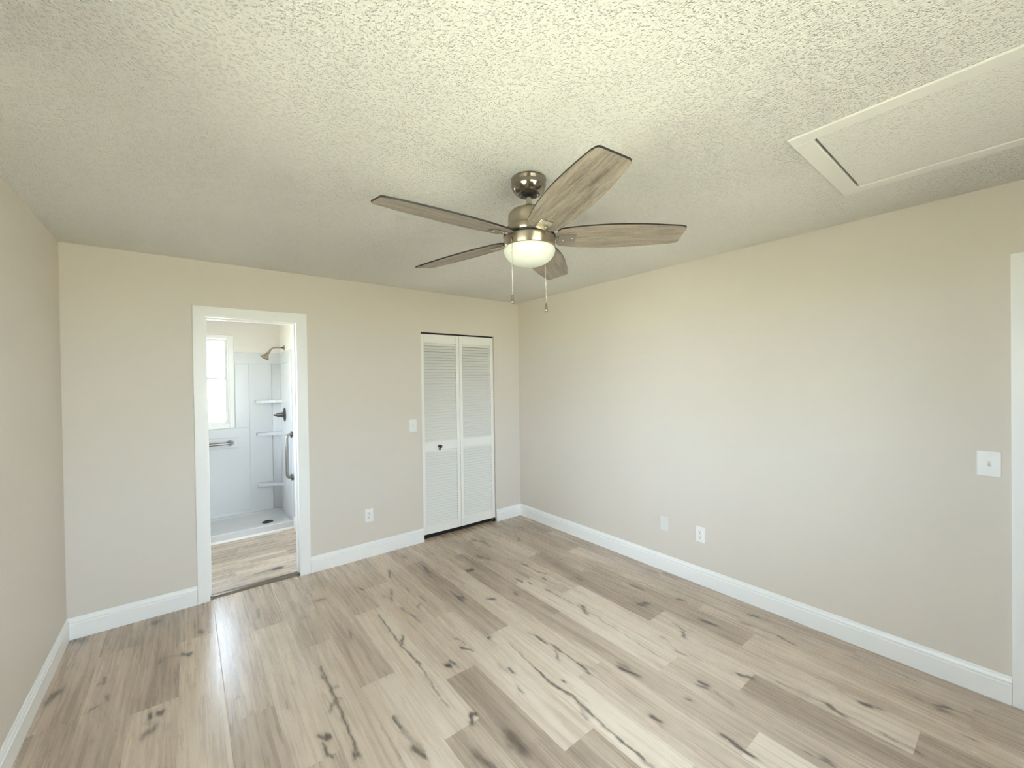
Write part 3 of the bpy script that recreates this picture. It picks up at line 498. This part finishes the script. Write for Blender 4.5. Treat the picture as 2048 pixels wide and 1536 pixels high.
# ------------------------------------------------------------------ door on the right wall
d3 = thing('door_3', 'white cased side door at the edge of the long wall', 'door', kind='structure')
def casing_x(bm, ya, yb, zi, yao, ybo, zo, x, s):
    t = 0.016
    for p in ([(yao, 0), (ya, 0), (ya, zi), (yao, zo)], [(yb, 0), (ybo, 0), (ybo, zo), (yb, zi)], [(yao, zo), (ya, zi), (yb, zi), (ybo, zo)]):
        prism(bm, p, x, x+s*t, 'x')
    bmesh.ops.bevel(bm, geom=[e for e in bm.edges if abs(e.verts[0].co.x-(x+s*t)) < 1e-5 and abs(e.verts[1].co.x-(x+s*t)) < 1e-5], offset=0.004, segments=2, affect='EDGES')
bm = bmesh.new(); casing_x(bm, RY0, RY1, RZ, -3.617, -4.50, 2.1066, 0, -1); obj('casing', bm, M['trim'], d3)
bm = bmesh.new(); box(bm, 0, 0.15, RY0-0.012, RY0, 0, RZ); box(bm, 0, 0.15, RY1, RY1+0.012, 0, RZ); box(bm, 0, 0.15, RY1, RY0, RZ-0.012, RZ); obj('jamb', bm, M['trim'], d3)
bm = bmesh.new(); bbox(bm, 0.045, 0.08, RY1+0.014, RY0-0.014, 0.008, RZ-0.014, 0.002, 1)
for z0, z1 in ((0.2, 0.95), (1.1, 1.85)):
    for y0, y1 in ((RY1+0.11, RY1+0.36), (RY1+0.42, RY0-0.10)): bbox(bm, 0.040, 0.046, y0, y1, z0, z1, 0.002, 1)
dp = obj('door_leaf', bm, M['door'], d3)
bm = bmesh.new(); lathe(bm, [(0, 0), (0.03, 0), (0.03, 0.006), (0.011, 0.01), (0.011, 0.03), (0.024, 0.04), (0.027, 0.055), (0.018, 0.065), (0, 0.067)], 24)
kk = obj('knob', bm, M['nickel2'], dp); kk.rotation_euler = (0, -PI/2, 0); kk.location = (0.045, RY1+0.075, 0.95)

# ------------------------------------------------------------------ windows
def win_x(name, label, y0, y1, z0, z1):
    t = thing(name, label, 'window', kind='structure'); bm = bmesh.new(); f = 0.05; x0, x1 = -W-0.13, -W-0.08
    def fr(a, b, c, d, w_): 
        bbox(bm, x0, x1, a, a+w_, c, d, 0.002, 1); bbox(bm, x0, x1, b-w_, b, c, d, 0.002, 1); bbox(bm, x0, x1, a+w_, b-w_, c, c+w_, 0.002, 1); bbox(bm, x0, x1, a+w_, b-w_, d-w_, d, 0.002, 1)
    fr(y0, y1, z0, z1, 0.035); bbox(bm, x0, x1, (y0+y1)/2-0.02, (y0+y1)/2+0.02, z0+0.03, z1-0.03, 0.002, 1)
    bbox(bm, x0+0.005, x1-0.005, y0+0.03, y1-0.03, (z0+z1)/2-0.016, (z0+z1)/2+0.016, 0.002, 1)
    obj('window_frame', bm, M['trim'], t)
    bm = bmesh.new(); bbox(bm, -W-0.08, -W+0.03, y0-0.03, y1+0.03, z0-0.02, z0+0.003, 0.003, 2); obj('window_sill', bm, M['trim'], t)
    bm = bmesh.new(); box(bm, -W-0.107, -W-0.103, y0+0.03, y1-0.03, z0+0.03, z1-0.03); obj('pane', bm, M['glass'], t)
win_x('window_2', 'wide white framed window in the near side wall beside the camera', LY0, LY1, LZ0, LZ1)
def win_y(name, label, x0, x1, z0, z1):
    t = thing(name, label, 'window', kind='structure'); bm = bmesh.new(); y0, y1 = YF-0.13, YF-0.08; w_ = 0.035
    bbox(bm, x0, x0+w_, y0, y1, z0, z1, 0.002, 1); bbox(bm, x1-w_, x1, y0, y1, z0, z1, 0.002, 1); bbox(bm, x0+w_, x1-w_, y0, y1, z0, z0+w_, 0.002, 1); bbox(bm, x0+w_, x1-w_, y0, y1, z1-w_, z1, 0.002, 1)
    bbox(bm, x0+w_, x1-w_, y0+0.005, y1-0.005, (z0+z1)/2-0.016, (z0+z1)/2+0.016, 0.002, 1); bbox(bm, (x0+x1)/2-0.02, (x0+x1)/2+0.02, y0, y1, z0+0.03, z1-0.03, 0.002, 1)
    obj('window_frame', bm, M['trim'], t)
    bm = bmesh.new(); bbox(bm, x0-0.03, x1+0.03, YF-0.08, YF+0.03, z0-0.02, z0+0.003, 0.003, 2); obj('window_sill', bm, M['trim'], t)
    bm = bmesh.new(); box(bm, x0+0.03, x1-0.03, YF-0.107, YF-0.103, z0+0.03, z1-0.03); obj('pane', bm, M['glass'], t)
win_y('window_3_fill', 'unseen white framed window added behind the camera for fill light', FX0, FX1, FZ0, FZ1)  # unseen window, added to fill the room with light

# ------------------------------------------------------------------ bathroom
BXR, BY = -2.118, 1.99
WX0, WX1, WZ0, WZ1 = -3.28, -2.630, 1.104, 2.080
bm = bmesh.new()
box(bm, XL, WX0, BY, BY+0.16, 0, H); box(bm, WX0, WX1, BY, BY+0.16, 0, WZ0); box(bm, WX0, WX1, BY, BY+0.16, WZ1, H); box(bm, WX1, BXR, BY, BY+0.16, 0, H)
struct('wall_bathroom_back', bm, M['bathwall'], 'pale bathroom wall around the small window', 'wall')
bm = bmesh.new(); box(bm, BXR, CX0-0.3, WT, BY+0.16, 0, H)
struct('wall_bathroom_right', bm, M['bathwall'], 'bathroom partition wall carrying the shower head', 'wall')
bm = bmesh.new(); box(bm, XL, -W, WT, 0.22, 0, H); box(bm, XL, -W, 1.16, BY, 0, H); box(bm, XL, -W, 0.22, 1.16, 0, 0.8); box(bm, XL, -W, 0.22, 1.16, 2.1, H)
struct('wall_bathroom_left', bm, M['bathwall'], 'hidden outer wall of the bathroom', 'wall')
w1 = thing('window_1', 'small double hung bathroom window above the horizontal grab bar', 'window', kind='structure')
bm = bmesh.new(); c_ = 0.045
for a in ((WX0-c_, WX0, WZ0-c_, WZ1+0.036), (WX1, WX1+c_+0.003, WZ0-c_, WZ1+0.036), (WX0, WX1, WZ0-c_, WZ0), (WX0, WX1, WZ1, WZ1+0.036)):
    bbox(bm, a[0], a[1], BY-0.012, BY+0.005, a[2], a[3], 0.0025, 1)
obj('casing', bm, M['trim'], w1)
def sash(name, z0, z1, y):
    bm = bmesh.new(); w_ = 0.026
    bbox(bm, WX0+0.008, WX0+0.008+w_, y, y+0.028, z0, z1, 0.002, 1); bbox(bm, WX1-0.008-w_, WX1-0.008, y, y+0.028, z0, z1, 0.002, 1)
    bbox(bm, WX0+0.008+w_, WX1-0.008-w_, y, y+0.028, z0, z0+w_, 0.002, 1); bbox(bm, WX0+0.008+w_, WX1-0.008-w_, y, y+0.028, z1-w_, z1, 0.002, 1)
    s = obj(name, bm, M['trim'], w1)
    bm = bmesh.new(); box(bm, WX0+0.008+w_-0.004, WX1-0.008-w_+0.004, y+0.012, y+0.015, z0+w_-0.004, z1-w_+0.004); obj('pane', bm, M['frosted'], s)
    return s
sash('upper_sash', 1.612, WZ1-0.003, BY+0.085); s_ = sash('lower_sash', WZ0+0.010, 1.634, BY+0.055)
bm = bmesh.new(); bbox(bm, -2.97, -2.92, BY+0.045, BY+0.056, 1.620, 1.634, 0.002, 1); obj('lock', bm, M['plate'], s_)
# frame lining the opening
bm = bmesh.new()
box(bm, WX0, WX0+0.010, BY, BY+0.14, WZ0, WZ1); box(bm, WX1-0.010, WX1, BY, BY+0.14, WZ0, WZ1); box(bm, WX0, WX1, BY, BY+0.14, WZ0, WZ0+0.012); box(bm, WX0, WX1, BY, BY+0.14, WZ1-0.006, WZ1)
obj('window_frame', bm, M['trim'], w1)
# shower surround
su = thing('shower_surround', 'glossy white three panel shower surround with corner shelves', 'shower wall')
bm = bmesh.new(); yb = BY
box(bm, -3.03, WX0-c_-0.002, yb-0.008, yb, 0.06, 1.925)
box(bm, WX0-c_-0.002, WX1+c_+0.005, yb-0.008, yb, 0.06, WZ0-c_-0.002)
bbox(bm, WX1+c_+0.005, BXR-0.006, yb-0.008, yb, 1.792, 1.925, 0.003, 2)
box(bm, WX1+c_+0.005, BXR-0.006, yb-0.006, yb, 0.06, 1.792)
obj('back_panel', bm, M['acrylic'], su)
bm = bmesh.new(); bbox(bm, -3.02, -2.440, yb-0.016, yb-0.004, 0.105, WZ0-c_-0.004, 0.004, 2); bbox(bm, WX1+c_+0.008, -2.440, yb-0.0155, yb-0.004, WZ0-c_-0.004, 1.788, 0.004, 2)
obj('raised_panel', bm, M['acrylic'], su)
bm = bmesh.new()
bbox(bm, BXR-0.009, BXR, 1.275, yb, 0.06, 1.925, 0.003, 2); bbox(bm, BXR-0.017, BXR-0.004, 1.275, 1.31, 0.06, 1.925, 0.004, 2); bbox(bm, BXR-0.015, BXR-0.004, 1.31, yb, 1.79, 1.925, 0.003, 2)
obj('side_panel', bm, M['acrylic'], su)
bm = bmesh.new()
pts = []
for i in range(9):
    a = PI/2*i/8; pts.append((BXR-0.006-0.10*(1-math.sin(a)) if False else BXR-0.004-0.11*math.cos(a), yb-0.004-0.11*(1-0)*math.sin(a)))
prism(bm, [(BXR-0.004, yb-0.004), (BXR-0.100, yb-0.004), (BXR-0.078, yb-0.014), (BXR-0.045, yb-0.042), (BXR-0.018, yb-0.08), (BXR-0.004, yb-0.115)], 0.07, 1.79, 'z', smooth=True)
obj('corner_column', bm, M['acrylic'], su)
for z in (1.352, 0.972, 0.375):
    bm = bmesh.new()
    poly = [(BXR-0.005, yb-0.005), (BXR-0.262, yb-0.005), (BXR-0.262, yb-0.045), (BXR-0.250, yb-0.072), (BXR-0.215, yb-0.086), (BXR-0.12, yb-0.098), (BXR-0.07, yb-0.125), (BXR-0.04, yb-0.17), (BXR-0.005, yb-0.18)]
    prism(bm, poly, z-0.020, z+0.012, 'z')
    bmesh.ops.bevel(bm, geom=bm.edges[:], offset=0.004, segments=2, affect='EDGES')
    obj('shelf', bm, M['acrylic'], su)
# shower pan
sp = thing('shower_pan', 'low white shower base with a raised front curb', 'shower base')
bm = bmesh.new(); PX0 = -3.03
prism(bm, [(1.272, 0), (1.272, 0.072), (1.279, 0.080), (1.340, 0.080), (1.352, 0.070), (1.365, 0.046), (1.66, 0.038), (1.93, 0.046), (1.955, 0.060), (1.982, 0.062), (1.982, 0)], PX0, BXR-0.001, 'x')
obj('basin', bm, M['acrylic'], sp)
bm = bmesh.new(); prism(bm, [(1.272, 0), (1.272, 0.018), (1.264, 0.016), (1.258, 0.008), (1.256, 0)], PX0, BXR-0.014, 'x'); obj('quarter_round', bm, M['trim'], sp)
bm = bmesh.new(); tube(bm, [(-2.90, 1.93, 0.05), (-2.87, 1.965, 0.05), (-2.86, 1.975, 0.16)], [0.028, 0.03, 0.006], 12)
bm.free()
bm = bmesh.new(); lathe(bm, [(0, 0.0405), (0.050, 0.0405), (0.054, 0.046), (0.047, 0.048), (0.044, 0.044), (0, 0.0435)], 32, center=(-2.335, 1.53)); obj('drain', bm, M['black'], sp)
# shower head
sh = thing('overhead_shower', 'brushed nickel shower head on a curved arm above the surround', 'shower head', (BXR, 1.68, 1.970))
bm = bmesh.new(); tube(bm, [(0, 0, 0), (-0.006, 0, 0)], [0.030, 0.026], 24); tube(bm, [(-0.006, 0, 0), (-0.012, 0, 0)], [0.022, 0.012], 24); obj('flange', bm, M['bronze'], sh)
arm = [(-0.01, 0, 0), (-0.07, 0, 0.002), (-0.10, 0, -0.002), (-0.125, 0, -0.014), (-0.143, 0, -0.034), (-0.153, 0, -0.052)]
bm = bmesh.new(); tube(bm, arm, 0.0095, 14); tube(bm, [(-0.147, 0, -0.040), (-0.166, 0, -0.066)], 0.015, 12); obj('arm', bm, M['bronze'], sh)
bm = bmesh.new(); dv = Vector((-0.5, 0, -0.86)).normalized(); a0 = Vector((-0.165, 0, -0.064))
tube(bm, [a0, a0+dv*0.015, a0+dv*0.022, a0+dv*0.045, a0+dv*0.058, a0+dv*0.070], [0.014, 0.016, 0.020, 0.034, 0.042, 0.042], 28)
bm2 = bm; obj('head', bm, M['bronze'], sh)
bm = bmesh.new(); tube(bm, [a0+dv*0.0705, a0+dv*0.074], [0.038, 0.035], 28); obj('spray_face', bm, M['darkmetal'], sh)
bm = bmesh.new(); tube(bm, [a0+dv*0.05+Vector((-0.035, -0.01, 0.01)), a0+dv*0.05+Vector((-0.062, -0.014, 0.022))], [0.005, 0.006], 10); obj('lever', bm, M['chrome'], sh)
# valve
va = thing('shower_valve', 'dark metal shower valve with lever on the wall below the shower head', 'shower valve', (BXR-0.009, 1.67, 1.20), (0, -PI/2, 0))
bm = bmesh.new(); lathe(bm, [(0, 0), (0.078, 0), (0.080, 0.004), (0.070, 0.011), (0.038, 0.018), (0.030, 0.022), (0, 0.022)], 40); obj('plate', bm, M['darkmetal'], va)
bm = bmesh.new(); lathe(bm, [(0.026, 0.02), (0.028, 0.035), (0.022, 0.050), (0.026, 0.060), (0.024, 0.075), (0.014, 0.086), (0.010, 0.10), (0.012, 0.112), (0, 0.116)], 24); obj('handle', bm, M['darkmetal'], va)
bm = bmesh.new(); tube(bm, [(0, 0, 0.07), (0.0, 0.03, 0.085), (0.0, 0.06, 0.09)], [0.008, 0.006, 0.007], 10); obj('lever', bm, M['darkmetal'], va)
# grab bars
def arcpts(pts, rad, n=6):
    out = [Vector(pts[0])]
    for i in range(1, len(pts)-1):
        a, b, c = Vector(pts[i-1]), Vector(pts[i]), Vector(pts[i+1]); u = (a-b).normalized(); v = (c-b).normalized()
        for k in range(n+1):
            t = k/n; p = (b+u*rad)*(1-t)**2+b*2*t*(1-t)+(b+v*rad)*t*t; out.append(p)
    out.append(Vector(pts[-1])); return out
gb = thing('grab_bar', 'horizontal satin steel grab bar under the bathroom window', 'grab bar')
zg = 0.892; yw = BY-0.024
bm = bmesh.new(); tube(bm, arcpts([(-2.632, yw, zg), (-2.632, yw-0.055, zg), (-3.2, yw-0.055, zg), (-3.2, yw, zg)], 0.03), 0.0155, 16); obj('bar', bm, M['steel'], gb)
for x in (-2.632, -3.2):
    bm = bmesh.new(); tube(bm, [(x, yw+0.008, zg), (x, yw-0.002, zg), (x, yw-0.006, zg)], [0.039, 0.039, 0.032], 28); obj('flange', bm, M['darkmetal'], gb)
bm = bmesh.new(); bbox(bm, -3.27, -2.56, BY-0.0285, BY-0.0155, 0.832, 0.952, 0.003, 2)
tag(obj('backing_board', bm, M['acrylic']), 'white backing board behind the horizontal grab bar', 'board')
gb = thing('grab_bar', 'vertical satin steel grab bar at the shower entry', 'grab bar')
xw = BXR-0.017; yg = 1.29
bm = bmesh.new(); tube(bm, arcpts([(xw, yg, 1.008), (xw-0.042, yg, 1.008), (xw-0.042, yg, 0.545), (xw, yg, 0.545)], 0.04), 0.0155, 16); obj('bar', bm, M['steel'], gb)
for z in (1.008, 0.545):
    bm = bmesh.new(); tube(bm, [(xw+0.008, yg, z), (xw-0.002, yg, z), (xw-0.006, yg, z)], [0.036, 0.036, 0.030], 28); obj('flange', bm, M['darkmetal'], gb)

win_x('window_4_fill', 'unseen side window added to brighten the bathroom', 0.22, 1.16, 0.8, 2.1)  # unseen window, added to throw more daylight into the bathroom
bm = bmesh.new(); box(bm, -12, 8, 5.0, 5.06, -0.13, 1.72)
struct('fence', bm, M['trim'], 'white garden fence outside the bathroom window', 'fence')

# ------------------------------------------------------------------ switches and outlets
def plate_bm(w_, h_):
    bm = bmesh.new(); bbox(bm, -w_/2, w_/2, -0.0055, 0, -h_/2, h_/2, 0.003, 2); return bm
def outlet(label, loc, rz):
    t = thing('outlet', label, 'outlet', loc, (0, 0, rz), 'duplex wall outlets')
    p = obj('cover_plate', plate_bm(0.074, 0.117), M['plate'], t)
    for z in (0.0195, -0.0195):
        bm = bmesh.new(); bbox(bm, -0.017, 0.017, -0.0078, -0.004, z-0.0145, z+0.0145, 0.0015, 1)
        for x, hgt in ((-0.0065, 0.0105), (0.0065, 0.009)): box(bm, x-0.0019, x+0.0019, -0.0081, -0.0070, z+0.004-hgt/2, z+0.004+hgt/2, 1)
        tube(bm, [(0, -0.0070, z-0.008), (0, -0.0081, z-0.008)], 0.003, 10, mi=1); obj('socket', bm, [M['plate'], M['slot']], t)
    bm = bmesh.new(); tube(bm, [(0, -0.005, 0), (0, -0.0066, 0)], 0.003, 10); obj('screw', bm, M['chrome'], t)
outlet('white duplex outlet low on the wall beside the closet', (-1.752, -0.0, 0.369), 0)
outlet('white duplex outlet low on the long wall beside the blank cover plate', (0, -2.128, 0.378), -PI/2)
def switch(label, loc, rz, w_=0.076, h_=0.122):
    t = thing('light_switch', label, 'switch', loc, (0, 0, rz), 'toggle light switches')
    obj('cover_plate', plate_bm(w_, h_), M['plate'], t)
    bm = bmesh.new(); box(bm, -0.0055, 0.0055, -0.0060, -0.0052, -0.0125, 0.0125); obj('slot', bm, M['ivory'], t)
    bm = bmesh.new(); prism(bm, [(-0.0055, -0.010), (-0.0055, 0.002), (-0.017, -0.007), (-0.015, -0.012)], -0.0035, 0.0035, 'x'); obj('toggle', bm, M['slot'] if False else M['ivory'], t)
    for z in (0.030, -0.030):
        bm = bmesh.new(); tube(bm, [(0, -0.005, z), (0, -0.0066, z)], 0.003, 10); obj('screw', bm, M['plate'], t)
switch('white toggle switch on the wall between the two doorways', (-1.3205, 0, 1.136), 0)
switch('white toggle switch on the long wall beside the side door', (0, -3.548, 1.123), -PI/2, 0.078, 0.122)
t = thing('blank_cover_plate', 'painted over blank plate low on the long wall', 'cover plate', (0, -1.831, 0.384), (0, 0, -PI/2))
obj('cover', plate_bm(0.074, 0.117), M['ivory'], t)
for z in (0.030, -0.030):
    bm = bmesh.new(); tube(bm, [(0, -0.005, z), (0, -0.0066, z)], 0.003, 10); obj('screw', bm, M['ivory'], t)

# ------------------------------------------------------------------ ceiling fan
FXc, FYc = -1.8137, -2.2978
fan = thing('ceiling_fan', 'five blade brushed nickel ceiling fan with weathered wood blades and white bowl light', 'ceiling fan', (FXc, FYc, H))
def fpart(name, prof, mat, seg=72, parent=None):
    bm = bmesh.new(); lathe(bm, [(r, z-H) for r, z in prof], seg); return obj(name, bm, mat, parent or fan)
fpart('canopy', [(0.0, 2.4405), (0.0765, 2.4405), (0.078, 2.437), (0.078, 2.431), (0.0755, 2.427), (0.0755, 2.420), (0.0735, 2.4165), (0.0765, 2.414), (0.0765, 2.408), (0.074, 2.400), (0.0685, 2.389), (0.060, 2.380), (0.0495, 2.3735), (0.0455, 2.3725), (0.044, 2.376), (0.040, 2.385), (0, 2.385)], M['spun'])
fpart('hanger_ball', [(0.038, 2.3845), (0.037, 2.376), (0.028, 2.366), (0.018, 2.362), (0.0125, 2.361)], M['black'])
fpart('downrod', [(0.0125, 2.383), (0.0125, 2.318)], M['nickel2'], 32)
fpart('collar', [(0.0125, 2.329), (0.0155, 2.328), (0.016, 2.319), (0.020, 2.316), (0.022, 2.312), (0.0, 2.312)], M['black'], 40)
fpart('motor_housing', [(0.0, 2.3125), (0.040, 2.3125), (0.050, 2.3105), (0.054, 2.306), (0.064, 2.3035), (0.078, 2.297), (0.088, 2.287), (0.0925, 2.274), (0.0935, 2.258), (0.0935, 2.235), (0.096, 2.229), (0.1035, 2.223), (0.1075, 2.216), (0.1090, 2.208), (0.1090, 2.194), (0.1075, 2.1925), (0.060, 2.192), (0, 2.192)], M['brushed'])
fpart('black_ring', [(0.07, 2.1915), (0.112, 2.1915), (0.1150, 2.190), (0.1152, 2.1845), (0.112, 2.183), (0.07, 2.183)], M['edge'])
lk = fpart('light_kit', [(0.07, 2.1825), (0.1105, 2.1825), (0.1135, 2.180), (0.1140, 2.176), (0.1140, 2.140), (0.1125, 2.136), (0.1095, 2.1345), (0.106, 2.137), (0.07, 2.139)], M['brushed'])
gp = [(0.1095, 2.1365), (0.1125, 2.132), (0.1135, 2.1245)]
for i in range(1, 15):
    a = PI/2*i/14; gp.append((0.1130*math.cos(a)**0.92 if i < 14 else 0.0, 2.1265-0.069*math.sin(a)**1.05))
fpart('glass_bowl', gp, M['opal'])
# blades
rotor_tilt = math.radians(-1.41)
def blade_mesh():
    bm = bmesh.new(); n = 40; x0, x1 = 0.122, 0.681; th = 0.007
    def half(x):
        u = (x-x0)/(x1-x0)
        w_ = 0.0635+0.0265*math.sin(PI*min(1, u*0.98+0.02)**0.80)
        w_ = 0.0585+0.0295*math.sin(PI*min(u**0.85*0.97, 1.0))**0.9
        return w_
    xs = [x0+(x1-x0)*i/n for i in range(n+1)]
    up_, dn = [], []
    for x in xs:
        hw = half(x); r = 0.016
        cut = 0
        if x > x1-r: cut = r-math.sqrt(max(0, r*r-(x-(x1-r))**2))
        if x < x0+0.012: cut = 0.012-math.sqrt(max(0, 0.012**2-(x0+0.012-x)**2))
        up_.append((x, hw-cut)); dn.append((x, -(hw-cut)))
    # finer rounding of the tip
    fine = []
    for k in range(7):
        a = PI/2*k/6; fine.append((x1-0.016+0.016*math.sin(a), half(x1)-0.016+0.016*math.cos(a)))
    up_ = [p for p in up_ if p[0] <= x1-0.016]+fine; dn = [(x, -y) for x, y in up_]
    poly = up_+dn[::-1]
    vb = [bm.verts.new((x, y, -th/2)) for x, y in poly]; vt = [bm.verts.new((x, y, th/2)) for x, y in poly]
    m = len(poly)
    for i in range(m):
        f = bm.faces.new((vb[i], vb[(i+1) % m], vt[(i+1) % m], vt[i])); f.material_index = 1
    k = len(up_)
    for i in range(k-1):
        a = bm.faces.new((vb[i], vb[i+1], vb[m-2-i], vb[m-1-i])); b = bm.faces.new((vt[i], vt[m-1-i], vt[m-2-i], vt[i+1])); a.material_index = 0; b.material_index = 0
    return bm
phase = math.radians(178.42); pitch = math.radians(-12)
def bladeM(a):
    return Matrix.Translation((0, 0, 2.1835-H)) @ Matrix.Rotation(rotor_tilt, 4, 'X') @ Matrix.Rotation(a, 4, 'Z') @ Matrix.Rotation(pitch, 4, 'X')
b0 = obj('blade', blade_mesh(), [M['blade'], M['edge']], fan)
bm = bmesh.new()
bbox(bm, 0.128, 0.205, -0.026, 0.026, -0.0095, -0.0037, 0.0012, 1)
arm_poly = [(0.070, 0.010), (0.130, 0.010), (0.150, -0.003), (0.150, -0.008), (0.126, -0.006), (0.105, 0.004), (0.070, 0.004)]
prism(bm, arm_poly, -0.016, 0.016, 'y')
bk0 = obj('blade_bracket', bm, M['nickel'], b0)
scr = []
for sx, sy in ((0.150, 0.015), (0.150, -0.015), (0.190, 0.0)):
    bm = bmesh.new(); tube(bm, [(sx, sy, -0.0093), (sx, sy, -0.0115)], [0.005, 0.0035], 12); scr.append(obj('screw', bm, M['nickel2'], b0))
for i in range(5):
    a = phase-i*2*PI/5
    if i == 0: o = b0
    else:
        o = b0.copy(); C.objects.link(o); o.parent = fan
        for ch in [bk0]+scr:
            c = ch.copy(); C.objects.link(c); c.parent = o
    o.matrix_local = bladeM(a)
# pull chains
for (x, y, zt, zc, zb, tip) in ((-1.9298, -2.3185, 2.150, 1.915, 1.879, 0), (-1.6974, -2.2776, 2.150, 1.911, 1.870, 1)):
    lx, ly = x-FXc, y-FYc; d = Vector((lx, ly, 0)).normalized()
    t = bmesh.new(); tube(t, [(d.x*0.110, d.y*0.110, 2.152-H), (d.x*0.1165, d.y*0.1165, 2.152-H)], 0.006, 14); sw = obj('chain_socket', t, M['darkmetal'], fan)
    t = bmesh.new(); z = 2.150; n = int((z-zc)/0.0045)
    tube(t, [(lx, ly, z-H), (lx, ly, zc-H)], 0.0007, 6)
    for k in range(n):
        zz = z-0.0045*k-H
        bmesh.ops.create_icosphere(t, subdivisions=1, radius=0.0016, matrix=Matrix.Translation((lx, ly, zz)))
    ch = obj('pull_chain', t, M['nickel'], fan)
    t = bmesh.new()
    if tip == 0: lathe(t, [(0, zc+0.001-H), (0.0035, zc-H), (0.0048, zc-0.006-H), (0.0072, zb+0.006-H), (0.0070, zb-H), (0, zb-H)], 20, center=(lx, ly))
    else: lathe(t, [(0, zc+0.002-H), (0.0025, zc-H), (0.004, zc-0.008-H), (0.0062, zc-0.016-H), (0.0066, zb+0.008-H), (0.0055, zb+0.001-H), (0.003, zb-H), (0, zb-H)], 20, center=(lx, ly))
    obj('fob', t, M['nickel2'], ch)
